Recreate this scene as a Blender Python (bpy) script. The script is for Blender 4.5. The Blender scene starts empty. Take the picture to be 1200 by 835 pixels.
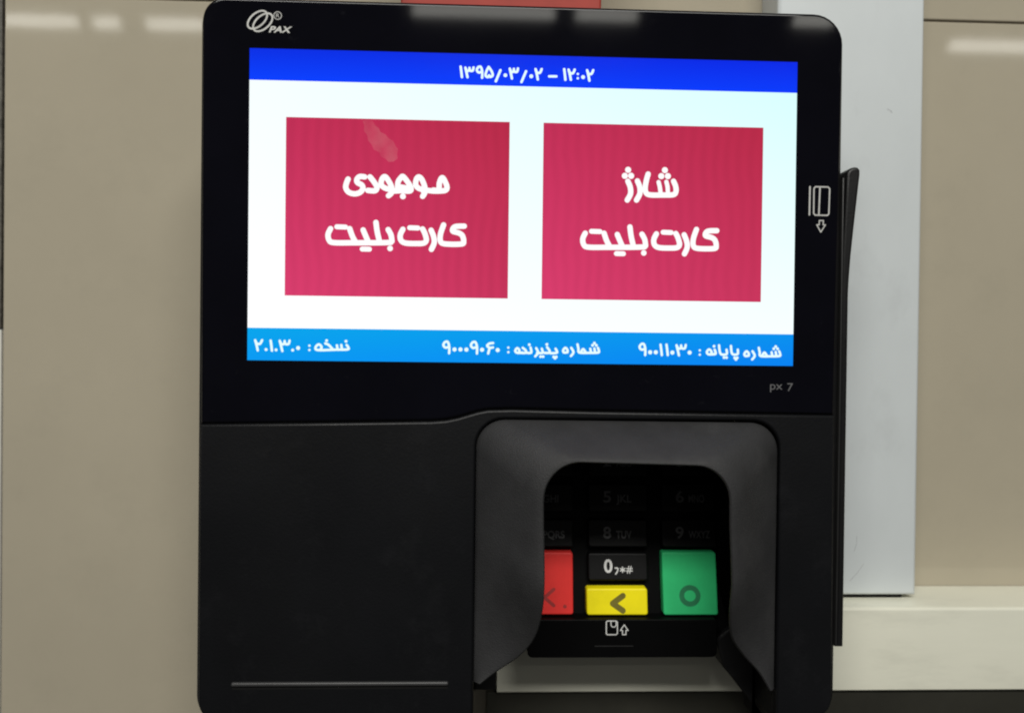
import bpy, bmesh, math, random
from mathutils import Vector, Matrix

random.seed(7)
SC = bpy.context.scene
COL = SC.collection
MM = 0.001

# ------------------------------------------------------------------ camera
# Local frame used everywhere below (millimetres): x right, d down, z away from the viewer;
# the origin is the middle of the terminal's screen, z = 0 its front plane.
RX, RY, RZ = math.radians(0.48385), math.radians(-2.22321), math.radians(0.63401)
F, CX, CY = 933.333, 600.0, 417.5
def _m3(a): return Matrix(a)
ROT = (_m3([[math.cos(RZ), -math.sin(RZ), 0], [math.sin(RZ), math.cos(RZ), 0], [0, 0, 1]])
       @ _m3([[math.cos(RY), 0, math.sin(RY)], [0, 1, 0], [-math.sin(RY), 0, math.cos(RY)]])
       @ _m3([[1, 0, 0], [0, math.cos(RX), -math.sin(RX)], [0, math.sin(RX), math.cos(RX)]]))
EYE = Vector((-12.0277, 39.4817, -224.3361))
def W(x, d, z):
    return Vector((x, z, -d)) * MM
def at(u, v, z=0.0):
    """photograph pixel -> (x, d) in millimetres on the plane at depth z"""
    dr = ROT.transposed() @ Vector(((u - CX) / F, (v - CY) / F, 1.0))
    s = (z - EYE.z) / dr.z
    p = EYE + dr * s
    return (p.x, p.y)

cam_data = bpy.data.cameras.new('camera')
cam_data.sensor_width = 36.0
cam_data.lens = 28.0
cam_data.clip_start = 0.005
cam_data.clip_end = 50.0
cam = bpy.data.objects.new('camera', cam_data)
COL.objects.link(cam)
def wdir(v): return Vector((v.x, v.z, -v.y))
right, down, fwd = (wdir(Vector(ROT[i])) for i in range(3))
m = Matrix((right, -down, -fwd)).transposed().to_4x4()
m.translation = W(*EYE)
cam.matrix_world = m
cam_data.dof.use_dof = True
cam_data.dof.focus_distance = 0.228
cam_data.dof.aperture_fstop = 13.0
SC.camera = cam

# ------------------------------------------------------------------ world, lamps, exposure
world = bpy.data.worlds.new('World')
SC.world = world
world.use_nodes = True
bg = world.node_tree.nodes['Background']
bg.inputs['Color'].default_value = (1.0, 0.98, 0.93, 1)
bg.inputs['Strength'].default_value = 0.055

def area(name, loc, target, sx, sy, watts, color):
    l = bpy.data.lights.new(name, 'AREA')
    l.shape = 'RECTANGLE'
    l.size, l.size_y = sx * MM, sy * MM
    l.energy = watts
    l.color = color
    o = bpy.data.objects.new(name, l)
    COL.objects.link(o)
    o.location = W(*loc)
    o.rotation_euler = (W(*target) - W(*loc)).to_track_quat('-Z', 'Y').to_euler()
    return o
# the bright lamp bank over the counter
area('overhead_lamp', (-60, -1050, -1240), (10, 60, 0), 1500, 330, 29.5, (1.0, 0.985, 0.93))
# the row of fluorescent tubes down the hall, the ones mirrored in the tiles and in the glass
for xa, xb in ((-1420, -1197), (-1152, -1076), (-1001, -830), (-215, 185), (245, 420), (870, 985), (1400, 1800)):
    area('ceiling_tube', ((xa + xb) / 2, -900, -2030), ((xa + xb) / 2, 0, 0), xb - xa, 34,
         6.8 * math.pi * (xb - xa) * 34e-6, (1.0, 0.98, 0.90))

SC.view_settings.view_transform = 'Standard'
SC.view_settings.look = 'None'
SC.view_settings.exposure = 0.0
SC.view_settings.gamma = 1.0
SC.cycles.pixel_filter_type = 'BLACKMAN_HARRIS'
SC.cycles.filter_width = 2.1
SC.cycles.max_bounces = 8

# ------------------------------------------------------------------ materials
def mat(name, color, rough=0.5, spec=0.5, var=0.0, vscale=40.0, bump=0.0, bscale=900.0, coat=0.0,
        rvar=0.0, metallic=0.0, stretch=(1, 1, 1), tint=None,
        dust=None):
    m = bpy.data.materials.new(name)
    m.use_nodes = True
    nt = m.node_tree
    b = nt.nodes['Principled BSDF']
    b.inputs['Roughness'].default_value = rough
    b.inputs['Specular IOR Level'].default_value = spec
    b.inputs['Coat Weight'].default_value = coat
    b.inputs['Metallic'].default_value = metallic
    tc = nt.nodes.new('ShaderNodeTexCoord')
    mp = nt.nodes.new('ShaderNodeMapping')
    mp.inputs['Scale'].default_value = stretch
    nt.links.new(tc.outputs['Object'], mp.inputs['Vector'])
    if var > 0:
        n = nt.nodes.new('ShaderNodeTexNoise')
        n.inputs['Scale'].default_value = vscale
        n.inputs['Detail'].default_value = 6
        n.inputs['Roughness'].default_value = 0.62
        nt.links.new(mp.outputs['Vector'], n.inputs['Vector'])
        r = nt.nodes.new('ShaderNodeValToRGB')
        r.color_ramp.elements[0].position = 0.3
        r.color_ramp.elements[1].position = 0.7
        lo = tint if tint else tuple(c * (1 - var) for c in color)
        r.color_ramp.elements[0].color = (*lo, 1)
        r.color_ramp.elements[1].color = (*[min(1, c * (1 + var)) for c in color], 1)
        nt.links.new(n.outputs['Fac'], r.inputs['Fac'])
        nt.links.new(r.outputs['Color'], b.inputs['Base Color'])
    else:
        b.inputs['Base Color'].default_value = (*color, 1)
    if dust:      # (colour, amount, scale, low, high): specks or stains of a second colour
        dc, amt, dscale, lo_, hi_ = dust
        n = nt.nodes.new('ShaderNodeTexNoise')
        n.inputs['Scale'].default_value = dscale
        n.inputs['Detail'].default_value = 8
        n.inputs['Roughness'].default_value = 0.7
        nt.links.new(mp.outputs['Vector'], n.inputs['Vector'])
        mr = nt.nodes.new('ShaderNodeMapRange')
        mr.inputs['From Min'].default_value = lo_
        mr.inputs['From Max'].default_value = hi_
        mr.inputs['To Max'].default_value = amt
        nt.links.new(n.outputs['Fac'], mr.inputs['Value'])
        mx = nt.nodes.new('ShaderNodeMix'); mx.data_type = 'RGBA'
        nt.links.new(mr.outputs['Result'], mx.inputs[0])
        old = b.inputs['Base Color'].links
        if old: nt.links.new(old[0].from_socket, mx.inputs[6])
        else: mx.inputs[6].default_value = (*color, 1)
        mx.inputs[7].default_value = (*dc, 1)
        nt.links.new(mx.outputs[2], b.inputs['Base Color'])
    if rvar > 0:
        n = nt.nodes.new('ShaderNodeTexNoise')
        n.inputs['Scale'].default_value = vscale * 0.7
        n.inputs['Detail'].default_value = 5
        nt.links.new(mp.outputs['Vector'], n.inputs['Vector'])
        mr = nt.nodes.new('ShaderNodeMapRange')
        mr.inputs['To Min'].default_value = max(0.02, rough - rvar)
        mr.inputs['To Max'].default_value = rough + rvar
        nt.links.new(n.outputs['Fac'], mr.inputs['Value'])
        nt.links.new(mr.outputs['Result'], b.inputs['Roughness'])
    if bump > 0:
        n = nt.nodes.new('ShaderNodeTexNoise')
        n.inputs['Scale'].default_value = bscale
        n.inputs['Detail'].default_value = 3
        nt.links.new(mp.outputs['Vector'], n.inputs['Vector'])
        bp = nt.nodes.new('ShaderNodeBump')
        bp.inputs['Strength'].default_value = bump
        bp.inputs['Distance'].default_value = 0.0005
        nt.links.new(n.outputs['Fac'], bp.inputs['Height'])
        nt.links.new(bp.outputs['Normal'], b.inputs['Normal'])
    return m

def screen_mat(name, corners, strength=1.0, moire=0.0):
    """Backlit display: corners = picture colours at top-left, top-right, bottom-left, bottom-right (linear)."""
    m = bpy.data.materials.new(name)
    m.use_nodes = True
    nt = m.node_tree
    b = nt.nodes['Principled BSDF']
    b.inputs['Base Color'].default_value = (0.003, 0.003, 0.004, 1)
    b.inputs['Roughness'].default_value = 0.12
    b.inputs['Specular IOR Level'].default_value = 0.25
    tc = nt.nodes.new('ShaderNodeTexCoord')
    sp = nt.nodes.new('ShaderNodeSeparateXYZ')
    nt.links.new(tc.outputs['Generated'], sp.inputs['Vector'])
    def mix(fac, a, c):
        x = nt.nodes.new('ShaderNodeMix')
        x.data_type = 'RGBA'
        nt.links.new(fac, x.inputs[0])
        for s, v in ((6, a), (7, c)):
            if isinstance(v, tuple): x.inputs[s].default_value = (*v, 1)
            else: nt.links.new(v, x.inputs[s])
        return x.outputs[2]
    tl, tr, bl, br = corners
    top = mix(sp.outputs['X'], tl, tr)
    bot = mix(sp.outputs['X'], bl, br)
    c = mix(sp.outputs['Z'], bot, top)
    if moire > 0:      # faint vertical ripple of the pixel columns
        w = nt.nodes.new('ShaderNodeTexWave')
        w.wave_type = 'BANDS'
        w.bands_direction = 'X'
        w.inputs['Scale'].default_value = 95.0
        w.inputs['Distortion'].default_value = 6.0
        w.inputs['Detail'].default_value = 2.0
        w.inputs['Detail Scale'].default_value = 0.4
        nt.links.new(tc.outputs['Object'], w.inputs['Vector'])
        n = nt.nodes.new('ShaderNodeTexNoise')
        n.inputs['Scale'].default_value = 42.0
        nt.links.new(tc.outputs['Object'], n.inputs['Vector'])
        mu = nt.nodes.new('ShaderNodeMath'); mu.operation = 'MULTIPLY'
        nt.links.new(w.outputs['Fac'], mu.inputs[0]); nt.links.new(n.outputs['Fac'], mu.inputs[1])
        mr = nt.nodes.new('ShaderNodeMapRange')
        mr.inputs['To Min'].default_value = 1.0 + moire * 0.5
        mr.inputs['To Max'].default_value = 1.0 - moire
        nt.links.new(mu.outputs[0], mr.inputs['Value'])
        vm = nt.nodes.new('ShaderNodeVectorMath'); vm.operation = 'SCALE'
        nt.links.new(c, vm.inputs[0]); nt.links.new(mr.outputs['Result'], vm.inputs['Scale'])
        c = vm.outputs[0]
    nt.links.new(c, b.inputs['Emission Color'])
    b.inputs['Emission Strength'].default_value = strength
    return m

M = {}
M['housing'] = mat('black_moulded_plastic', (0.0055, 0.0055, 0.006), 0.42, 0.38, 0.25, 60, 0.12, 1500, dust=((0.05, 0.05, 0.05), 0.2, 70, 0.55, 0.85))
M['cover'] = mat('satin_black_plastic', (0.0034, 0.0037, 0.0048), 0.44, 0.3, 0.2, 35, 0.10, 1500, rvar=0.10, dust=((0.05, 0.05, 0.055), 0.14, 55, 0.55, 0.85))
M['glass'] = mat('black_glass', (0.0024, 0.0024, 0.0048), 0.05, 0.29, 0.2, 30, rvar=0.02, dust=((0.10, 0.10, 0.11), 0.08, 160, 0.62, 0.8))
M['hood'] = mat('grained_grey_plastic', (0.029, 0.029, 0.0305), 0.62, 0.35, 0.18, 90, 0.34, 2400, rvar=0.08, dust=((0.08, 0.08, 0.078), 0.25, 60, 0.52, 0.85))
M['rubber'] = mat('dark_plastic_trim', (0.022, 0.022, 0.022), 0.38, 0.5, 0.15, 80)
M['ridge'] = mat('grey_tear_edge', (0.036, 0.036, 0.037), 0.4, 0.5, 0.15, 80)
M['keypad'] = mat('black_keypad_plastic', (0.0016, 0.0016, 0.0018), 0.5, 0.10, 0.2, 80)
M['key_black'] = mat('black_key_rubber', (0.003, 0.003, 0.0033), 0.5, 0.24, 0.2, 120, 0.08, 2500)
M['key_red'] = mat('red_key_rubber', (0.90, 0.045, 0.040), 0.45, 0.25, 0.07, 120, 0.06, 2500)
M['key_yellow'] = mat('yellow_key_rubber', (0.93, 0.80, 0.006), 0.45, 0.25, 0.06, 120, 0.06, 2500)
M['key_green'] = mat('green_key_rubber', (0.035, 0.55, 0.19), 0.45, 0.25, 0.08, 120, 0.06, 2500)
M['ink_white'] = mat('white_print', (0.72, 0.72, 0.70), 0.55, 0.3, 0.12, 400)
M['ink_grey'] = mat('grey_print', (0.13, 0.13, 0.135), 0.55, 0.3, 0.15, 400)
M['ink_silver'] = mat('silver_print', (0.52, 0.52, 0.50), 0.45, 0.4, 0.15, 400)
M['ink_shaded'] = mat('shaded_print', (0.17, 0.17, 0.175), 0.55, 0.3, 0.15, 400)  # legend print darkened, the hood's shade put into its colour
M['mark_red'] = mat('dark_red_print', (0.38, 0.035, 0.033), 0.5, 0.4, 0.12, 300)
M['mark_yellow'] = mat('dark_olive_print', (0.17, 0.145, 0.015), 0.5, 0.4, 0.12, 300)
M['mark_green'] = mat('dark_green_print', (0.02, 0.20, 0.085), 0.5, 0.4, 0.12, 300)
M['tile'] = mat('beige_glazed_tile', (0.412, 0.370, 0.284), 0.05, 0.5, 0.06, 8, 0.012, 60, rvar=0.015, dust=((0.34, 0.31, 0.24), 0.35, 45, 0.52, 0.8))
M['grout'] = mat('brown_grout', (0.085, 0.07, 0.05), 0.85, 0.2, 0.3, 200)
M['ledge'] = mat('cream_painted_ledge', (0.745, 0.74, 0.625), 0.42, 0.4, 0.05, 26, 0.04, 300, stretch=(0.4, 1, 1.6), rvar=0.08, dust=((0.50, 0.50, 0.42), 0.55, 24, 0.52, 0.75))
M['metal'] = mat('pale_painted_metal', (0.62, 0.66, 0.672), 0.40, 0.45, 0.05, 20, 0.04, 260, stretch=(1, 1, 0.6), rvar=0.08, dust=((0.45, 0.47, 0.48), 0.5, 30, 0.54, 0.78))
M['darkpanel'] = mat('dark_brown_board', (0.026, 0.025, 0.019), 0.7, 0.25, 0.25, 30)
M['gap'] = mat('plain_black', (0.006, 0.006, 0.006), 0.8, 0.2, 0.2, 100)
M['stone'] = mat('speckled_dark_stone', (0.10, 0.092, 0.078), 0.5, 0.4, 0.55, 420)
M['whitetrim'] = mat('white_trim_paint', (0.74, 0.73, 0.68), 0.5, 0.4, 0.05, 80)
M['redcard'] = mat('red_plastic_sheet', (0.38, 0.040, 0.026), 0.55, 0.3, 0.3, 18)
M['smudge'] = mat('pencil_scuff', (0.14, 0.125, 0.10), 0.8, 0.2, 0.3, 300)

WT = (0.98, 1.0, 1.0)
M['scr_white'] = screen_mat('display_background', ((0.92, 1.0, 1.0), (0.66, 1.0, 1.0), (1.05, 1.05, 1.05), (0.98, 1.05, 1.05)))
M['scr_head'] = screen_mat('display_header_blue', ((0.0, 0.026, 0.78), (0.0, 0.020, 0.80), (0.0, 0.050, 1.0), (0.0, 0.042, 0.98)))
M['scr_foot'] = screen_mat('display_footer_blue', ((0.0, 0.38, 0.84), (0.0, 0.28, 0.86), (0.0, 0.32, 0.90), (0.0, 0.22, 0.90)))
M['scr_btn'] = screen_mat('display_button_crimson', ((0.53, 0.026, 0.090), (0.47, 0.021, 0.062), (0.68, 0.044, 0.150), (0.57, 0.033, 0.105)), moire=0.07)
M['scr_text'] = screen_mat('display_text_white', ((1, 1, 1),) * 4)
M['scr_text_small'] = screen_mat('display_text_pale', ((0.80, 1, 1),) * 4)

# ------------------------------------------------------------------ mesh helpers
class MB:
    def __init__(s): s.v = []; s.f = []
    def add(s, vs, fs):
        o = len(s.v)
        s.v += [tuple(p) for p in vs]
        s.f += [tuple(i + o for i in f) for f in fs]
    def build(s, name, material, parent=None, smooth=False, origin=None, tilt=0.0):
        me = bpy.data.meshes.new(name)
        o3 = Vector((0, 0, 0)) if origin is None else W(*origin)
        me.from_pydata([W(x, d, z + tilt * d) - o3 for x, d, z in s.v], [], s.f)
        bm = bmesh.new(); bm.from_mesh(me)
        bmesh.ops.recalc_face_normals(bm, faces=bm.faces)
        bm.to_mesh(me); bm.free()
        me.materials.append(material)
        ob = bpy.data.objects.new(name, me)
        COL.objects.link(ob)
        if parent is not None:
            ob.parent = parent
        ob.location = o3
        if smooth:
            me.set_sharp_from_angle(angle=math.radians(38))
            for p in me.polygons: p.use_smooth = len(p.vertices) <= 4     # caps stay flat
        return ob

def inset(pts, k):
    """offset a closed outline inwards by k (positive), mitred"""
    n = len(pts)
    ar = sum(pts[i][0] * pts[(i + 1) % n][1] - pts[(i + 1) % n][0] * pts[i][1] for i in range(n))
    sg = 1 if ar > 0 else -1
    out = []
    for i in range(n):
        p0, p1, p2 = (Vector(pts[(i + j) % n]) for j in (-1, 0, 1))
        a = (p1 - p0).normalized(); b = (p2 - p1).normalized()
        na = Vector((-a.y, a.x)) * sg; nb = Vector((-b.y, b.x)) * sg
        nn = na + nb
        l = nn.length
        if l < 1e-6: q = p1 + na * k
        else:
            nn /= l
            q = p1 + nn * (k / max(0.45, nn.dot(na)))
        out.append((q.x, q.y))
    return out

def slab(mb, outline, zf, zb, r=0.6, seg=4, back=True):
    """extruded outline with a rounded front edge of radius r"""
    n = len(outline)
    rings = [[(x, d, zb) for x, d in outline]]
    if r <= 0:
        rings.append([(x, d, zf) for x, d in outline])
    else:
        for k in range(seg + 1):
            a = math.pi / 2 * k / seg
            o = inset(outline, r * (1 - math.cos(a)))
            rings.append([(x, d, zf + r * (1 - math.sin(a))) for x, d in o])
    vs = [p for ring in rings for p in ring]
    fs = []
    for k in range(len(rings) - 1):
        for i in range(n):
            j = (i + 1) % n
            fs.append((k * n + i, k * n + j, (k + 1) * n + j, (k + 1) * n + i))
    fs.append(tuple((len(rings) - 1) * n + i for i in range(n)))
    if back: fs.append(tuple(reversed(range(n))))
    mb.add(vs, fs)

def rrect(x0, d0, x1, d1, r, seg=8):
    rs = r if isinstance(r, (tuple, list)) else (r,) * 4      # tl, tr, br, bl
    pts = []
    for (cx, cy, a0, rr) in ((x0 + rs[0], d0 + rs[0], 180, rs[0]), (x1 - rs[1], d0 + rs[1], 270, rs[1]),
                             (x1 - rs[2], d1 - rs[2], 0, rs[2]), (x0 + rs[3], d1 - rs[3], 90, rs[3])):
        if rr <= 0: pts.append((cx, cy)); continue
        for k in range(seg + 1):
            a = math.radians(a0 + 90 * k / seg)
            pts.append((cx + rr * math.cos(a), cy + rr * math.sin(a)))
    return pts

def smooth_line(pts, n=6):
    if len(pts) < 3: return [tuple(p) for p in pts]
    out = []
    P = [Vector(p) for p in pts]
    for i in range(len(P) - 1):
        p0 = P[max(0, i - 1)]; p1 = P[i]; p2 = P[i + 1]; p3 = P[min(len(P) - 1, i + 2)]
        for k in range(n):
            t = k / n
            q = 0.5 * (2 * p1 + (p2 - p0) * t + (2 * p0 - 5 * p1 + 4 * p2 - p3) * t * t + (3 * p1 - p0 - 3 * p2 + p3) * t ** 3)
            out.append(tuple(q))
    out.append(tuple(P[-1]))
    return out

def resample(pts, n):
    P = [Vector(p) for p in pts]
    L = [0]
    for i in range(1, len(P)): L.append(L[-1] + (P[i] - P[i - 1]).length)
    out = []
    for k in range(n):
        t = L[-1] * k / (n - 1)
        i = 1
        while i < len(L) - 1 and L[i] < t: i += 1
        f = (t - L[i - 1]) / max(1e-9, L[i] - L[i - 1])
        out.append(tuple(P[i - 1].lerp(P[i], f)))
    return out

class Ink:
    """strokes with round ends lying in a plane (print or displayed writing)"""
    def __init__(s, z): s.mb = MB(); s.z = z; s.k = 0
    def stroke(s, pts, w, smooth=False, closed=False):
        if closed: pts = list(pts) + [pts[0]]
        if smooth: pts = smooth_line(pts)
        P = [Vector(p) for p in pts]
        Q = [P[0]]
        for p in P[1:]:
            if (p - Q[-1]).length > 1e-4: Q.append(p)
        P = Q
        h = w / 2
        s.k += 1
        z = s.z - 0.0012 * s.k
        for i in range(len(P) - 1):
            a, b = P[i], P[i + 1]
            t = (b - a).normalized(); n = Vector((-t.y, t.x)) * h
            s.mb.add([(q.x, q.y, z) for q in (a + n, b + n, b - n, a - n)], [(0, 1, 2, 3)])
            z -= 0.00012
        for p in P:
            z -= 0.00012
            s.dot(p, h, z)
        if len(P) == 1: s.dot(P[0], h, z)
    def dot(s, p, r, z=None):
        if z is None:
            s.k += 1
            z = s.z - 0.0012 * s.k
        n = 12
        s.mb.add([(p[0] + r * math.cos(2 * math.pi * i / n), p[1] + r * math.sin(2 * math.pi * i / n), z) for i in range(n)],
                 [tuple(range(n))])
    def poly(s, pts):
        s.k += 1
        s.mb.add([(p[0], p[1], s.z - 0.0012 * s.k) for p in pts], [tuple(range(len(pts)))])
    def ellipse(s, c, a, b, ang, w, n=28, a0=0, a1=360):
        ca, sa = math.cos(ang), math.sin(ang)
        pts = []
        for i in range(n + 1):
            t = math.radians(a0 + (a1 - a0) * i / n)
            x, y = a * math.cos(t), b * math.sin(t)
            pts.append((c[0] + x * ca - y * sa, c[1] + x * sa + y * ca))
        s.stroke(pts, w)

def latin(mb, text, x, d, height, z, width=None, shear=0.0, bold=0.0):
    """built-in font lettering as flat mesh; (x, d) = left end of the baseline, height = cap height in mm"""
    cu = bpy.data.curves.new('lettering', 'FONT')
    cu.body = text
    cu.size = 1.0
    cu.offset = bold
    cu.shear = shear
    tmp = bpy.data.objects.new('lettering', cu)
    COL.objects.link(tmp)
    bpy.context.view_layer.update()
    dg = bpy.context.evaluated_depsgraph_get()
    me = bpy.data.meshes.new_from_object(tmp.evaluated_get(dg))
    xs = [v.co.x for v in me.vertices]; ys = [v.co.y for v in me.vertices]
    sy = height / 0.70
    sx = sy if width is None else width / max(1e-6, max(xs) - min(xs))
    x0 = min(xs)
    mb.add([(x + (v.co.x - x0) * sx, d - v.co.y * sy, z) for v in me.vertices], [tuple(p.vertices) for p in me.polygons])
    bpy.data.objects.remove(tmp); bpy.data.curves.remove(cu); bpy.data.meshes.remove(me)

def tag(o, label, cat=None, kind=None, group=None):
    o['label'] = label
    if cat: o['category'] = cat
    if kind: o['kind'] = kind
    if group: o['group'] = group
    return o
def empty(name, loc):
    o = bpy.data.objects.new(name, None)
    o.empty_display_size = 0.02
    COL.objects.link(o)
    o.location = W(*loc)
    return o
def box(mb, x0, d0, x1, d1, zf, zb, r=0.0, seg=3):
    slab(mb, [(x0, d0), (x1, d0), (x1, d1), (x0, d1)], zf, zb, r, seg)

# ================================================================== the wall behind
ZW = 61.0
wall = MB()
xl = -179.3
tiles = [(xl, -81.8, 107.1, 420), (107.9, -81.8, 520, 420), (xl, -420, 107.1, -82.5), (107.9, -420, 520, -82.5)]
for (a, b, c, e) in tiles:
    slab(wall, rrect(a, b, c, e, 0.7, 3), ZW, ZW + 9, 0.5, 3)
w = wall.build('wall', M['tile'], None, True)
tag(w, 'beige glazed tile wall with a thin brown joint, behind the black terminal', 'wall', 'structure')
g = MB(); box(g, xl + 0.2, -419, 519, 419, ZW + 0.7, ZW + 8)
g.build('grout', M['grout'], w)

# strips at the far left edge of the tiles
s = MB(); box(s, xl - 26, -420, xl - 0.5, at(2, 384, ZW)[1], ZW - 0.5, ZW + 9, 0.5)
tag(s.build('stone_trim', M['stone']), 'narrow speckled dark stone strip at the left edge of the beige tiles', 'stone trim')
s = MB(); box(s, xl - 26, at(2, 384, ZW)[1] + 0.7, xl - 0.4, 420, ZW - 0.3, ZW + 9, 0.5)
tag(s.build('white_trim', M['whitetrim']), 'narrow white strip below the dark stone strip beside the tiles', 'trim')

# cream ledge, the dark board under it, the pale metal upright standing on it
ZL = 36.0
dl = 124.2
led = MB()
slab(led, [(-5.5, ZL + 0.0), (420, ZL), (420, ZW - 0.4), (-5.5, ZW - 0.4)], 0, 1, 0)      # plan outline, turned below
led = MB()
prof = []      # rounded front nose, (d, z)
for k in range(5):
    a = math.pi / 2 * k / 4
    prof.append((dl + 1.1 * (1 - math.sin(a)) , ZL + 1.1 * (1 - math.cos(a))))
prof = list(reversed(prof))
sec = [(dl, ZW - 0.4)] + prof + [(152.0 - 0.4, ZL), (152.0, ZL + 0.4), (152.0, ZW - 0.4)]
n = len(sec)
led.add([(-5.6, d, z) for d, z in sec] + [(430, d, z) for d, z in sec],
        [(i, (i + 1) % n, n + (i + 1) % n, n + i) for i in range(n)] + [tuple(range(n)), tuple(reversed(range(n, 2 * n)))])
ledge = led.build('ledge', M['ledge'], None, True)
tag(ledge, 'cream painted ledge running right from behind the terminal under the metal upright', 'ledge')
sc = Ink(0)
for (pts, wd) in (([(1068, 705), (1076, 709), (1086, 711.5), (1100, 710.5), (1112, 711)], 0.35),):
    sc.stroke([at(u, v, ZL) for u, v in pts], wd, True)
for i in range(len(sc.mb.v)): 
    x, d, z = sc.mb.v[i]; sc.mb.v[i] = (x, max(d, dl + 1.2), ZL - 0.05 + z)
sc.mb.build('scuff', M['smudge'], ledge)

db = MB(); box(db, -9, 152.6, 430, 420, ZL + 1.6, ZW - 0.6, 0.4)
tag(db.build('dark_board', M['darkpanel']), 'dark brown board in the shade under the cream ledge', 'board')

up = empty('metal_upright', (120, dl, 52))
xl_u, xr_u = 88.0, at(1079, 350, 45)[0]
mb = MB(); slab(mb, [(xl_u, -420), (xr_u, -420), (xr_u, 122.75), (xl_u, 122.75)], 45.0, ZW - 0.4, 1.4, 5)
o = mb.build('channel', M['metal'], None, True); o.parent = up; o.location = -up.location
tag(up, 'pale blue grey painted metal upright standing on the ledge beside the terminal', 'upright')
mb = MB(); box(mb, xl_u + 1, 122.75, xr_u - 4.0, 124.15, 47.2, ZW - 2)  # black block added in the open gap, its darkness put in as colour
o = mb.build('foot_gap_fill', M['gap']); o.parent = up; o.location = -up.location
m_scuff = mat('faint_scuff', (0.44, 0.46, 0.47), 0.6, 0.3, 0.1, 200)
for (u0, v0, u1, v1, wd) in ((1040, 128, 1045, 132, .4), (1004, 628, 1001, 645, .2), (996, 680, 1012, 660, .2)):
    sc = Ink(44.97)
    a, b = at(u0, v0, 45), at(u1, v1, 45)
    sc.stroke([a, ((a[0] + b[0]) / 2 + .3, (a[1] + b[1]) / 2), b], wd, True)
    o = sc.mb.build('scuff', m_scuff); o.parent = up; o.location = -up.location

# ================================================================== the terminal
T = empty('payment_terminal', (0, 143, 18))
tag(T, 'black wall mounted card payment terminal with bright touch screen and hooded keypad', 'payment terminal')
def part(mb, name, material, parent=None, smooth=True, tilt=0.0, label=None):
    o = mb.build(name, material, None, smooth, None, tilt)
    p = parent or T
    o.parent = p
    o.location = -T.location if p is T else Vector((0, 0, 0))
    if label: o['label'] = label
    return o

X0, X1, D0, D1 = -91.2, 91.4, -57.9, 145.4
NX0, NX1 = -13.2, 73.4                       # the gap between the two lower legs
def notch_outline(x0, x1, d0, d1, rtl, rtr, rbr, rbl, nd, nr, g=0.0):
    a = rrect(x0, d0, x1, d1, (rtl, rtr, rbr, rbl))
    k = 9 * 3                                  # after the bottom-right corner
    a_r, a_l = a[:k], a[k:]
    u = [(NX1 + g, d1), (NX1 + g, nd + nr)]
    for i in range(1, 9):
        t = math.radians(0 - 90 * i / 8)
        u.append((NX1 + g - nr + nr * math.cos(t), nd + nr + nr * math.sin(t)))
    for i in range(0, 9):
        t = math.radians(270 - 90 * i / 8)
        u.append((NX0 - g + nr + nr * math.cos(t), nd + nr + nr * math.sin(t)))
    u.append((NX0 - g, d1))
    return a_r + u + a_l

mb = MB()
slab(mb, notch_outline(X0, X1, D0, D1, 7.2, 9.6, 7.5, 7.5, 59.0, 8.0), 1.1, 34.0, 2.4, 6)
housing = part(mb, 'housing', M['housing'])
mb = MB()                                    # inner cheeks of the gap at the back
box(mb, NX0 + 0.05, 118, -6.2, D1 - 0.3, 21.5, 33.8, 0.8)
part(mb, 'rear_bracket', M['housing'])
mb = MB()
zb_ = 27.0
slab(mb, [at(u, v, zb_) for u, v in ((828, 735), (836.5, 767), (845, 777), (870, 809), (884, 832), (890, 850))] + [(NX1 - 0.05, 152), (NX1 - 0.05, 118)], 17.0, zb_, 0.8, 3)
part(mb, 'rear_bracket', M['housing'])

# front glass: a black sheet with rounded edges
TILT = 0.0026
SC_D = 58.6
gx0, gx1, gd0 = X0 + 1.1, X1 - 1.1, D0 + 0.7
seam = [at(975, 486.5), at(700, 482), at(600, 479.5), at(572, 480.2), at(560, 482.5), at(548, 486), at(536, 489.6), at(522, 492.4), at(505, 493.6), at(400, 495), at(237, 497)]
seam = [(gx1 - 1.0, seam[0][1])] + seam[1:-1] + [(gx0 + 0.3, seam[-1][1])]
top_pts = rrect(gx0, gd0, gx1, 60, (6.2, 8.6, 0, 0))[:18]
gl = top_pts + [(x, d - 0.25) for x, d in seam]
mb = MB()
slab(mb, gl, 0.0, 2.6, 0.9, 6)
glass = part(mb, 'front_glass', M['glass'], tilt=TILT)
ZG = -0.03

# lower cover, its top edge stands proud of the glass
a = notch_outline(gx0 + 0.4, gx1 - 0.6, 62, D1 - 1.4, 0, 0, 5.2, 5.4, 58.6, 8.3, 0.25)
br = [p for p in a if p[1] > 66]
body = [p for p in rrect(gx0 + 0.4, 62, gx1 - 0.6, D1 - 1.4, (1, 1, 5.2, 5.4), 8)]
brc, blc = body[18:27], body[27:]
hood_top = []
nd, nr, gq = 58.9, 8.0, 0.12
hx1, hx0 = NX1 + gq, NX0 - gq
hood_top = [(hx1, D1 - 1.4), (hx1, nd + nr)]
for i in range(1, 9):
    t = math.radians(-90 * i / 8); hood_top.append((hx1 - nr + nr * math.cos(t), nd + nr + nr * math.sin(t)))
for i in range(0, 9):
    t = math.radians(270 - 90 * i / 8); hood_top.append((hx0 + nr + nr * math.cos(t), nd + nr + nr * math.sin(t)))
hood_top.append((hx0, D1 - 1.4))
cover_outline = list(reversed(seam)) + brc + hood_top + blc
mb = MB(); slab(mb, cover_outline, -0.25, 2.4, 0.7, 4)
cover = part(mb, 'lower_cover', M['cover'])
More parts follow.
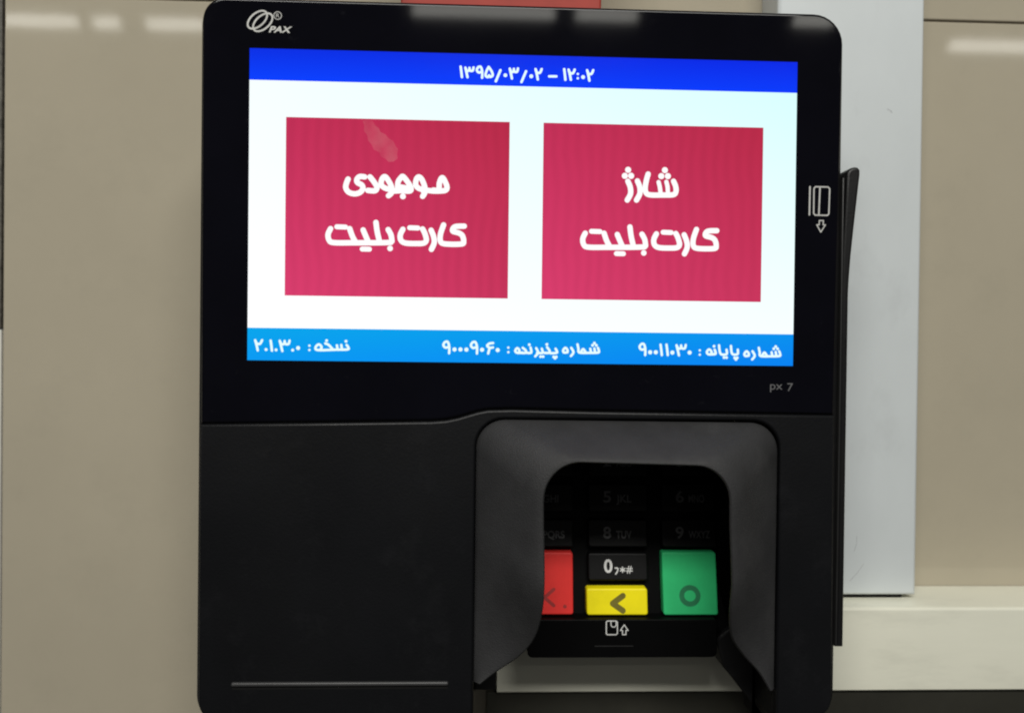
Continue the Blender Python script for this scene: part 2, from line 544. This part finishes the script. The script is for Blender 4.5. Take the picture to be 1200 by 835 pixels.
# paper slot with a tear-off edge on the left half
mb = MB(); slab(mb, rrect(-80.6, 132.9, -20.2, 134.1, 0.5, 3), -0.95, 0.3, 0.45, 3)
part(mb, 'paper_slot', M['ridge'], cover)
mb = MB(); box(mb, -80.4, 134.15, -20.4, 135.0, -0.27, 0.2)  # thin black strip just below the tear-off edge
part(mb, 'slot_dark_strip', M['gap'], cover)

# card reader down the right edge
cr = [at(u, v, 5) for u, v in ((989.5, 204), (991.5, 200.5), (995, 198), (999, 197), (1002.5, 197.6), (1005, 200.5), (1005, 206), (1002.5, 228), (998, 268), (994.6, 300), (992.6, 325), (991.5, 345), (985.2, 755), (976, 755), (984, 300), (987.5, 240))]
mb = MB(); slab(mb, cr, 3.2, 27, 0.8, 4)
part(mb, 'card_reader', M['housing'], label='slim swipe reader flaring out at the right edge')
mb = MB(); slab(mb, [(X1 + 0.15, -11), (X1 + 0.55, -11), (X1 + 0.35, 124), (X1 - 0.05, 124)], 1.6, 6, 0.12, 2)
part(mb, 'edge_trim', M['rubber'])

# ---------------------------------------------------------------- display
HW, HH = 77.05, 43.2
def srect(u0, v0, u1, v1):
    """display rectangle from its photographed corners, squared up"""
    a, b = at(u0, v0), at(u1, v1)
    return a[0], a[1], b[0], b[1]
mb = MB()
mb.add([(-HW, -HH, -0.06), (HW, -HH, -0.06), (HW, HH, -0.06), (-HW, HH, -0.06)], [(0, 1, 2, 3)])
disp = part(mb, 'display', M['scr_white'], smooth=False, tilt=TILT, label='bright white screen with crimson buttons and blue bars')
def panel(name, x0, d0, x1, d1, z, m, label=None):
    mb = MB(); mb.add([(x0, d0, z), (x1, d0, z), (x1, d1, z), (x0, d1, z)], [(0, 1, 2, 3)])
    return part(mb, name, m, disp, False, TILT, label)
hd = at(610, 101.5)[1]
fd = at(610, 387.7)[1]
panel('header_bar', -HW, -HH, HW, hd, -0.09, M['scr_head'])
panel('footer_bar', -HW, fd, HW, HH, -0.09, M['scr_foot'])
(b1x0, b1d0), (b1x1, b1d1) = at(335.5, 137), at(595, 350)
(b2x0, b2d0), (b2x1, b2d1) = at(637, 144.5), at(891.5, 353.5)
bd0, bd1 = (b1d0 + b2d0) / 2, (b1d1 + b2d1) / 2
panel('menu_button', b1x0, bd0, b1x1, bd1, -0.09, M['scr_btn'], 'left crimson button')
panel('menu_button', b2x0, bd0, b2x1, bd1, -0.09, M['scr_btn'], 'right crimson button')
for x0, x1 in ((b1x0, b1x1), (b2x0, b2x1)):      # thin grey outline of each button
    pass

ZT = -0.14
m_reflection = mat('painted_reflection', (0.95, 0.62, 0.60), 0.5, 0.2)  # pale see-through patch: a reflection on the screen painted as colour
_nt = m_reflection.node_tree
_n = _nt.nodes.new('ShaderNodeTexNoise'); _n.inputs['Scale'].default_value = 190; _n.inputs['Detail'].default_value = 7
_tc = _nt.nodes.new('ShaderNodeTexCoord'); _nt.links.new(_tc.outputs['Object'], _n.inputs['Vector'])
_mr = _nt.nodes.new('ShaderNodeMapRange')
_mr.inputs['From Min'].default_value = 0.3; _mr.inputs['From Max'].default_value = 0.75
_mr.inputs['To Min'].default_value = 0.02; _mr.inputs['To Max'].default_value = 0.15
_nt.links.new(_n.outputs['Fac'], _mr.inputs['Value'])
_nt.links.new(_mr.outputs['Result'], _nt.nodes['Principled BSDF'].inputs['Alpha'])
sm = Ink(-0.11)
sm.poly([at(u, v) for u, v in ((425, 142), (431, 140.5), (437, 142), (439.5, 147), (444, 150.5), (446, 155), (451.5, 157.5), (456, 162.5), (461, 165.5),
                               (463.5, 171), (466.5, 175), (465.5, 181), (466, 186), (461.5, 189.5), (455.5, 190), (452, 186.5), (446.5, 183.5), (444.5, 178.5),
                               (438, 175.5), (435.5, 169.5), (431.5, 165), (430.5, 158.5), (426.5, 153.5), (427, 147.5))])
part(sm.mb, 'reflection_patch', m_reflection, disp, False, TILT)
def tr(ox, oy, sc_, dx=0.0, dy=0.0, k=1.0):
    """a point of an enlarged study of the photograph -> the display plane"""
    return lambda p: at(ox + p[0] / sc_ * k + dx, oy + p[1] / sc_ + dy)

# ---- the two words on the left button and the shared second line
def big_second_line(ink, f, w):
    S = lambda pts, sm=True, ww=w: ink.stroke([f(p) for p in pts], ww, sm)
    S([(150, 480), (134, 515), (140, 552), (170, 569), (300, 570), (440, 570), (535, 568)], True)
    S([(272, 480), (290, 530), (310, 566)])
    S([(358, 488), (378, 535), (392, 566)])
    S([(440, 440), (448, 500), (462, 560)])
    S([(518, 486), (536, 520), (542, 560)])
    S([(190, 468), (246, 470)], False, w * 0.92)
    S([(352, 610), (398, 611)], False, w * 0.92)
    ink.dot(f((530, 606)), w * 0.53)
    S([(612, 484), (595, 520), (600, 555), (630, 572), (700, 575), (745, 572), (762, 552), (752, 510), (738, 482)], True)
    S([(655, 474), (708, 476)], False, w * 0.92)
    S([(792, 490), (808, 530), (812, 570), (794, 612)])
    S([(872, 456), (852, 515), (852, 560), (880, 577), (985, 578), (1000, 560), (992, 525), (970, 508), (930, 495), (944, 468), (1004, 464)])
BW = 1.52
ink = Ink(ZT)
f = tr(360, 180, 5.4545)
S = lambda pts, sm=True, ww=BW: ink.stroke([f(p) for p in pts], ww, sm)
S([(806, 234), (840, 232), (845, 190), (858, 158), (872, 162), (893, 210), (886, 234), (850, 240), (806, 240), (765, 236), (742, 240)])
S([(748, 232), (712, 222), (694, 200), (698, 165), (714, 150), (734, 168), (752, 215), (752, 250), (738, 274)])
S([(600, 155), (614, 148), (648, 190), (664, 222), (655, 240), (600, 238), (560, 240)])
S([(604, 150), (582, 180), (578, 225)])
S([(600, 215), (640, 222)])
ink.dot(f((612, 274)), BW * 0.55)
S([(540, 232), (500, 222), (474, 200), (478, 165), (496, 148), (516, 168), (540, 215), (540, 250), (520, 270)])
S([(402, 150), (426, 180), (446, 215), (434, 238), (388, 236)])
S([(368, 150), (336, 148), (318, 166), (322, 186), (350, 202), (356, 226), (336, 250), (300, 258), (264, 246), (247, 218), (252, 188), (262, 164)])
big_second_line(ink, f, BW)
part(ink.mb, 'lettering', M['scr_text'], disp, False, TILT)

ink = Ink(ZT)
f = tr(660, 180, 5.714)
S = lambda pts, sm=True, ww=BW: ink.stroke([f(p) for p in pts], ww, sm)
S([(738, 186), (752, 220), (754, 255), (735, 276), (660, 278), (590, 278), (558, 268), (548, 235), (556, 180), (568, 138)])
S([(690, 190), (698, 225), (700, 270)], True, BW * 0.8)
S([(638, 192), (646, 225), (652, 270)], True, BW * 0.8)
for p in ((680, 112), (656, 152), (700, 152)): ink.dot(f(p), BW * 0.58)
S([(496, 184), (512, 225), (512, 270), (490, 312)])
S([(432, 186), (448, 225), (450, 270), (428, 312)])
for p in ((434, 110), (412, 150), (454, 150)): ink.dot(f(p), BW * 0.58)
big_second_line(ink, tr(360 + 301.2, 180 + 5.3, 5.4545, -2.5, 0, 0.984), BW)
part(ink.mb, 'lettering', M['scr_text'], disp, False, TILT)

# ---- numerals: each in a cell 0..1 wide, 0..1 high (down)
NUM = {
    '0': [('dot', (0.5, 0.62), 0.26)],
    '1': [[(0.35, 0.0), (0.5, 0.5), (0.62, 1.0)]],
    '2': [[(0.06, 0.02), (0.22, 0.5), (0.34, 1.0)], [(0.1, 0.1), (0.25, 0.34), (0.6, 0.36), (0.82, 0.02)]],
    '3': [[(0.04, 0.02), (0.16, 0.5), (0.28, 1.0)], [(0.08, 0.1), (0.2, 0.32), (0.44, 0.32), (0.5, 0.04)], [(0.5, 0.1), (0.58, 0.32), (0.86, 0.32), (0.96, 0.0)]],
    '5': [[(0.45, 0.0), (0.78, 0.4), (0.9, 0.78), (0.62, 0.92), (0.5, 0.78), (0.36, 0.94), (0.1, 0.8), (0.2, 0.4), (0.45, 0.0)]],
    '6': [[(0.9, 0.05), (0.45, 0.1), (0.2, 0.3), (0.5, 0.48), (0.88, 0.45)], [(0.5, 0.46), (0.32, 1.0)]],
    '9': [[(0.75, 0.45), (0.35, 0.52), (0.12, 0.3), (0.3, 0.05), (0.6, 0.02), (0.76, 0.3), (0.8, 0.65), (0.78, 1.0)]],
    '/': [[(0.75, 0.2), (0.15, 1.25)]],
    ':': [('dot', (0.5, 0.35), 0.15), ('dot', (0.5, 0.95), 0.15)],
    '.': [('dot', (0.5, 0.92), 0.15)],
    '-': [[(0.05, 0.72), (0.95, 0.72)]],
}
def numerals(ink, cells, f, w):
    """cells: (char, x0, x1, top, bottom) in study pixels"""
    for ch, x0, x1, t0, t1 in cells:
        for st in NUM[ch]:
            if isinstance(st, tuple):
                _, (cx, cy), r = st
                p = f((x0 + cx * (x1 - x0), t0 + cy * (t1 - t0)))
                q = f((x0 + cx * (x1 - x0), t0 + (cy + r) * (t1 - t0)))
                ink.dot(p, max(abs(q[1] - p[1]), w * 0.5))
            else:
                ink.stroke([f((x0 + x * (x1 - x0), t0 + y * (t1 - t0))) for x, y in st], w, len(st) > 2)

ink = Ink(ZT)
f = tr(520, 60, 6.0)
numerals(ink, [('1', 108, 140, 112, 185), ('3', 150, 212, 118, 186), ('9', 226, 282, 112, 190), ('5', 288, 350, 114, 190),
               ('/', 358, 412, 122, 196), ('0', 412, 454, 140, 192), ('3', 462, 524, 125, 195), ('/', 538, 592, 130, 202),
               ('0', 594, 636, 146, 200), ('2', 642, 698, 128, 202), ('-', 738, 794, 150, 192), ('1', 836, 866, 130, 204),
               ('2', 874, 930, 132, 204), (':', 928, 956, 146, 196), ('0', 958, 1000, 152, 206), ('2', 1004, 1060, 136, 210)], f, 0.70)
part(ink.mb, 'lettering', M['scr_text_small'], disp, False, TILT)

def word(ink, f, strokes, dots, w, dr=None):
    for st in strokes: ink.stroke([f(p) for p in st], w, len(st) > 2)
    for p in dots: ink.dot(f(p), dr or w * 0.6)
SHOMARE = ([[(900, 150), (878, 152), (872, 138), (886, 122), (900, 136), (900, 150)], [(924, 122), (938, 150), (922, 174)],
            [(964, 100), (970, 128), (976, 152), (1040, 154), (1096, 152), (1100, 138), (1094, 122)],
            [(985, 150), (1000, 130), (1016, 150)], [(1046, 128), (1050, 150)], [(1072, 126), (1076, 150)]],
           [(1072, 92), (1060, 106), (1084, 106)])
ink = Ink(ZT)
SW = 0.68
f = tr(290, 385, 5.4545)
numerals(ink, [('2', 46, 104, 72, 138), ('.', 106, 132, 72, 138), ('1', 138, 168, 76, 140), ('.', 170, 196, 76, 140),
               ('3', 204, 272, 76, 142), ('.', 276, 302, 78, 142), ('0', 304, 344, 92, 142), (':', 382, 410, 92, 138)], f, SW)
word(ink, f, [[(634, 104), (644, 118), (640, 132), (560, 134), (450, 136), (436, 118), (456, 100), (474, 116), (466, 134)],
              [(498, 94), (520, 104), (546, 132)], [(572, 106), (576, 130)], [(600, 104), (604, 130)]],
     [(506, 76), (630, 80)], SW)
f = tr(500, 385, 5.4545)
numerals(ink, [('9', 100, 156, 82, 156), ('0', 158, 198, 100, 152), ('0', 196, 236, 100, 152), ('0', 234, 274, 101, 153),
               ('9', 276, 334, 84, 158), ('0', 334, 374, 102, 154), ('6', 376, 430, 88, 158), ('0', 434, 474, 104, 156), (':', 508, 536, 104, 152)], f, SW)
word(ink, f, SHOMARE[0], SHOMARE[1], SW)
word(ink, f, [[(612, 152), (580, 154), (566, 142), (578, 124), (592, 136), (590, 152)], [(614, 122), (634, 140), (630, 154), (600, 154)],
              [(664, 120), (668, 152), (640, 154)], [(700, 124), (712, 152), (694, 176)], [(736, 128), (740, 154), (706, 154)],
              [(770, 118), (786, 142), (780, 154), (752, 154)], [(824, 128), (834, 150), (816, 156), (790, 156)]],
     [(656, 102), (728, 178), (744, 178), (768, 100), (812, 180), (828, 180), (820, 188)], SW)
f = tr(720, 385, 5.4545)
numerals(ink, [('9', 154, 208, 96, 168), ('0', 208, 248, 118, 170), ('0', 244, 284, 118, 170), ('1', 284, 314, 102, 168),
               ('1', 322, 352, 102, 168), ('0', 350, 390, 120, 172), ('3', 394, 458, 104, 170), ('0', 460, 500, 120, 172), (':', 532, 558, 122, 168)], f, SW)
word(ink, tr(720, 385, 5.4545, (-42) / 5.4545, 22 / 5.4545), SHOMARE[0], SHOMARE[1], SW)
word(ink, f, [[(646, 160), (604, 164), (590, 150), (604, 132), (620, 146), (616, 162)], [(640, 134), (646, 160), (612, 164)],
              [(668, 106), (678, 160), (716, 162), (716, 134)], [(744, 110), (752, 160), (786, 162), (788, 134)]],
     [(636, 112), (700, 184), (716, 184), (768, 186), (784, 186), (776, 196)], SW)
part(ink.mb, 'lettering', M['scr_text_small'], disp, False, TILT)

# ---------------------------------------------------------------- print on the glass
f = tr(270, 0, 10.909)
ink = Ink(ZG)
c1, c2 = f((347, 258)), f((416, 291))
ang = math.radians(-42)
ink.ellipse(c1, 3.2, 1.78, ang, 0.50)
ink.ellipse(c2, 3.2, 1.78, ang, 0.50)
c = f((606, 205))
ink.ellipse(c, 1.05, 1.05, 0, 0.20)
latin(ink.mb, 'R', c[0] - 0.42, c[1] + 0.55, 1.1, ZG - 0.1, 0.9)
p0, p1 = f((492, 418)), f((795, 425))
latin(ink.mb, 'PAX', p0[0], p0[1], 1.65, ZG - 0.1, p1[0] - p0[0], shear=0.28, bold=0.035)
part(ink.mb, 'logo', M['ink_silver'], glass, False, TILT)
f = tr(720, 385, 5.4545)
mb = MB()
p0, p1 = f((996, 388)), f((1075, 388))
latin(mb, 'px', p0[0], p0[1], 2.3, ZG, p1[0] - p0[0])
p0, p1 = f((1105, 398)), f((1142, 398))
latin(mb, '7', p0[0], p0[1], 2.3, ZG, p1[0] - p0[0])
part(mb, 'lettering', M['ink_grey'], glass, False, TILT)
f = tr(930, 180, 5.966)
ink = Ink(ZG)
Sx = lambda pts, ww=0.34, cl=False: ink.stroke([f(p) for p in pts], ww, False, cl)
Sx([(114, 232), (110, 428)], 0.46)
Sx([(152, 232), (240, 234), (252, 246), (246, 420), (236, 432), (150, 430), (140, 418), (142, 244)], 0.40, True)
Sx([(184, 234), (176, 430)], 0.46)
Sx([(180, 468), (208, 468), (206, 498), (222, 498), (190, 548), (162, 498), (178, 498)], 0.34, True)
part(ink.mb, 'card_icon', M['ink_silver'], glass, False, TILT)

# ---------------------------------------------------------------- keypad hood
def hood_path(pts, n): return resample(pts, n)
N = 121
out_l = [(NX0, 133.6), (NX0, 69.0)]
oc = []
for i in range(13):
    t = math.radians(180 + 90 * i / 12); oc.append((NX0 + 8.2 + 8.2 * math.cos(t), 67.3 + 8.2 * math.sin(t)))
oc2 = []
for i in range(13):
    t = math.radians(270 + 90 * i / 12); oc2.append((NX1 - 8.2 + 8.2 * math.cos(t), 67.7 + 8.2 * math.sin(t)))
# each station: outer rim point, lip point, lip height
def seg_pts(a, n):
    return resample(a, n)
outer = seg_pts([(NX0, 133.6), (NX0, 67.3)], 41)[:-1] + seg_pts(oc, 16)[:-1] + seg_pts([oc[-1], oc2[0]], 25)[:-1] + seg_pts(oc2, 16)[:-1] + seg_pts([(NX1, 67.7), (NX1, 136.0)], 41)
lipL = smooth_line([(-11.4, 133.2), (-6.4, 129.0), (-0.8, 124.4), (3.0, 118.6), (4.7, 110.5), (5.1, 100), (4.7, 86)], 8)
cl = []
for i in range(13):
    t = math.radians(180 + 90 * i / 12); cl.append((4.6 + 10.0 + 10.0 * math.cos(t), 79.2 + 10.4 * math.sin(t)))
cr_ = []
for i in range(13):
    t = math.radians(270 + 90 * i / 12); cr_.append((55.1 - 9.6 + 9.6 * math.cos(t), 79.4 + 9.9 * math.sin(t)))
lipR = smooth_line([(55.2, 86), (55.9, 100), (56.2, 109), (58.2, 117.6), (62.8, 124.3), (68.2, 130.2), (71.6, 135.6)], 8)
lip = seg_pts(lipL + [cl[0]], 41)[:-1] + seg_pts(cl, 16)[:-1] + seg_pts([cl[-1], cr_[0]], 25)[:-1] + seg_pts(cr_, 16)[:-1] + seg_pts([cr_[-1]] + lipR, 41)
assert len(outer) == len(lip)
n = len(outer)
def lip_h(d):                     # how far the lip stands out at a height down the hood
    if d < 100: return 15.0
    t = min(1.0, (d - 100) / 34.0)
    return 15.0 - 13.6 * (t * t * (3 - 2 * t))
hood = MB()
rows = []
PROF = ((0.0, 0.0), (0.015, 0.05), (0.06, 0.11), (0.25, 0.335), (0.5, 0.60), (0.75, 0.845), (0.90, 0.965), (0.965, 0.995), (1.0, 1.0))
LIPR = 0.9
for t, hh in PROF:
    row = []
    for (ox, od), (lx, ld) in zip(outer, lip):
        h = lip_h(ld)
        # crisper facets: keep the corner band from ballooning
        row.append((ox + (lx - ox) * t, od + (ld - od) * t, 1.5 - (h + 1.5) * hh))
    rows.append(row)
# round over the lip, then back towards the keypad, undercutting so the cavity is wider than the mouth
def push(p, nxt, prv, k):
    t = (Vector(nxt) - Vector(prv)).normalized()
    nn = Vector((t.y, -t.x))      # left of the walking direction = away from the mouth
    return (p[0] + nn.x * k, p[1] + nn.y * k)
def offset_row(k, z_of):
    row = []
    for i in range(n):
        a = lip[max(0, i - 1)]; b = lip[min(n - 1, i + 1)]
        q = push(lip[i], b, a, k)
        row.append((q[0], q[1], z_of(lip_h(lip[i][1]))))
    return row
KOUT = 1.0
rows.append(offset_row(-0.35, lambda h: -h + 0.35))
rows.append(offset_row(-0.40, lambda h: -h + 1.0))
liner = [rows[-1]]
liner.append(offset_row(0.3, lambda h: -h + 2.2 if h > 4 else -h + 1.6))
liner.append(offset_row(2.4, lambda h: 4.0))
liner.append(offset_row(5.5, lambda h: 19.0))
liner.append(offset_row(6.5, lambda h: 24.0))
vs = [p for r in rows for p in r]
fs = []
for k in range(len(rows) - 1):
    for i in range(n - 1):
        fs.append((k * n + i, k * n + i + 1, (k + 1) * n + i + 1, (k + 1) * n + i))
# close the two leg ends
fs.append(tuple(k * n for k in range(len(rows))))
fs.append(tuple(k * n + n - 1 for k in reversed(range(len(rows)))))
hood.add(vs, fs)
hood_o = part(hood, 'keypad_hood', M['hood'])
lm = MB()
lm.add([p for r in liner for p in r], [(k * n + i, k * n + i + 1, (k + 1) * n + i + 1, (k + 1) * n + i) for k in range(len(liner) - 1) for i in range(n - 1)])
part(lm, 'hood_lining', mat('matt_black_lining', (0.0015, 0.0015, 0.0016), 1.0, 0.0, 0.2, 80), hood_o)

# ---------------------------------------------------------------- keypad
mb = MB()
# the keypad is inclined, facing a little upwards
KT, KD = -0.20, 112.0
def atk(u, v, z):
    p = at(u, v, z)
    for _ in range(6): p = at(u, v, z + KT * (p[1] - KD))
    return p
def kpart(mb, name, material, parent=None, smooth=True, label=None):
    mb.v = [(x, d, z - KT * KD) for x, d, z in mb.v]
    return part(mb, name, material, parent, smooth, KT, label)
slab(mb, rrect(NX0 + 0.6, 61, NX1 - 0.6, 126.0, (5, 5, 1, 1), 5), 21.6, 31.5, 0.3, 2)
kp = kpart(mb, 'keypad_base', M['keypad'])
mb = MB()
# chip card mouth under the keys, narrower than the plate, with a thin slit
ZS = 14.0
dsl = at(730, 768.5, ZS + 1)[1]
slab(mb, rrect(at(618, 768, ZS)[0], at(720, 725.5, ZS)[1], at(840, 768, ZS)[0], dsl, (0.8, 0.8, 1.6, 1.6), 5), ZS, 30.0, 0.25, 3)
part(mb, 'chip_card_slot', M['keypad'], kp)
mb = MB()
a, b = at(697, 756.5, ZS), at(742, 757.5, ZS)
box(mb, a[0], a[1] - 0.13, b[0], a[1] + 0.13, ZS - 0.03, ZS + 0.4)
part(mb, 'slit', M['rubber'], kp)

ZK = 18.9
def key(u0, v0, u1, v1, m, label=None, zf=ZK):
    (x0, d0), (x1, d1) = atk(u0, v0, zf), atk(u1, v1, zf)
    mb = MB(); slab(mb, rrect(x0, d0, x1, d1, 0.8, 5), zf, 22.2, 0.5, 4)
    return kpart(mb, 'key', m, label=label), x0, d0, x1, d1
def legend(k, build, material, z=ZK):
    ink = Ink(z - 0.03)
    build(ink)
    kpart(ink.mb, 'key_legend', material, k, False)
def letters(items, z=ZK):
    def b(ink):
        for text, u, v, hpx, wpx in items:
            p = atk(u, v, z); q = atk(u + wpx, v - hpx, z)
            latin(ink.mb, text, p[0], p[1], p[1] - q[1], z - 0.03, q[0] - p[0], bold=0.022)
    return b
COLS = ((603.5, 672), (689, 759.5), (775, 842))
ROWS = ((524, 557), (566, 599), (608, 641))
TXT = [['1', '2 ABC', '3 DEF'], ['4 GHI', '5 JKL', '6 MNO'], ['7 PQRS', '8 TUV', '9 WXYZ']]
for r in range(3):
    for c in range(3):
        k, *_ = key(COLS[c][0], ROWS[r][0], COLS[c][1], ROWS[r][1], M['key_black'])
        dig, *ab = TXT[r][c].split()
        base = ROWS[r][1] - 11
        u = COLS[c][0] + (18 if c < 2 else 17)
        it = [(dig, u, base, 13, 9)]
        if ab: it.append((ab[0], u + 15, base, 8.5, 6.0 * len(ab[0]) + (1 if len(ab[0]) > 3 else 0)))
        legend(k, letters(it), M['ink_shaded'])
k, *_ = key(689, 647.5, 759.5, 680, M['key_black'], 'black zero key in full light')
def zero(ink):
    letters([('0', 708, 670, 15, 9.5)])(ink)
    q = lambda u, v: atk(u, v, ZK)
    ink.stroke([q(721, 665), q(724, 665.5), q(723.5, 669), q(721.5, 672)], 0.42, True)
    for a in range(3):
        t = math.radians(90 + 60 * a); cx, cy = 729.6, 667
        ink.stroke([q(cx - 3 * math.cos(t), cy - 3 * math.sin(t)), q(cx + 3 * math.cos(t), cy + 3 * math.sin(t))], 0.34)
    for dx in (-1.3, 1.3): ink.stroke([q(737.4 + dx + 0.8, 663), q(737.4 + dx - 0.8, 671)], 0.28)
    for dy in (-1.3, 1.5): ink.stroke([q(734, 667 + dy), q(741, 667 + dy)], 0.28)
legend(k, zero, M['ink_white'])
k, *_ = key(687.3, 689.0, 759.5, 720.5, M['key_yellow'], 'yellow correction key with dark chevron', 18.3)
legend(k, lambda ink: ink.stroke([atk(u, v, 18.3) for u, v in ((730, 697.5), (718, 706.5), (730, 715))], 1.75), M['mark_yellow'], 18.3)
k, *_ = key(775.5, 646.5, 842, 720.5, M['key_green'], 'tall green confirm key with dark ring', 18.3)
c = atk(808.5, 697.5, 18.3)
legend(k, lambda ink: ink.ellipse(c, 2.55, 2.4, 0, 1.5), M['mark_green'], 18.3)
k, *_ = key(604, 646.5, 672, 720, M['key_red'], 'tall red cancel key half hidden by the hood', 18.3)
def cross(ink):
    q = lambda u, v: atk(u, v, 18.3)
    ink.stroke([q(627, 690), q(649, 709)], 1.0); ink.stroke([q(649, 690), q(627, 709)], 1.0)
    ink.dot(q(662, 710), 0.55)
legend(k, cross, M['mark_red'], 18.3)
# chip card icon below the keys
ink = Ink(ZS - 0.03)
q = lambda u, v: at(u, v, ZS)
ink.stroke([q(u, v) for u, v in ((711.5, 727), (722, 727), (723.5, 728.5), (723.5, 741.5), (722, 743), (711.5, 743), (710.5, 741.5), (710.5, 728.5))], 0.30, False, True)
ink.stroke([q(u, v) for u, v in ((716, 727.5), (716, 732), (717.5, 734), (720.5, 734), (722, 732), (722, 728))], 0.26)
ink.stroke([q(u, v) for u, v in ((731.5, 731.5), (736, 738), (733.5, 738), (733.5, 743), (729.5, 743), (729.5, 738), (727, 738))], 0.28, False, True)
part(ink.mb, 'card_icon', M['ink_white'], kp, False)

# ================================================================== red sheet on top of the terminal
mb = MB()
slab(mb, rrect(at(470, 4, 20)[0], -150, at(704, 6, 20)[0], D0 - 0.05, (2, 2, 1.0, 1.2), 5), 18.6, 21.4, 0.7, 4)
tag(mb.build('red_sheet', M['redcard'], None, True), 'red plastic sheet standing on the top edge of the terminal', 'plastic sheet')
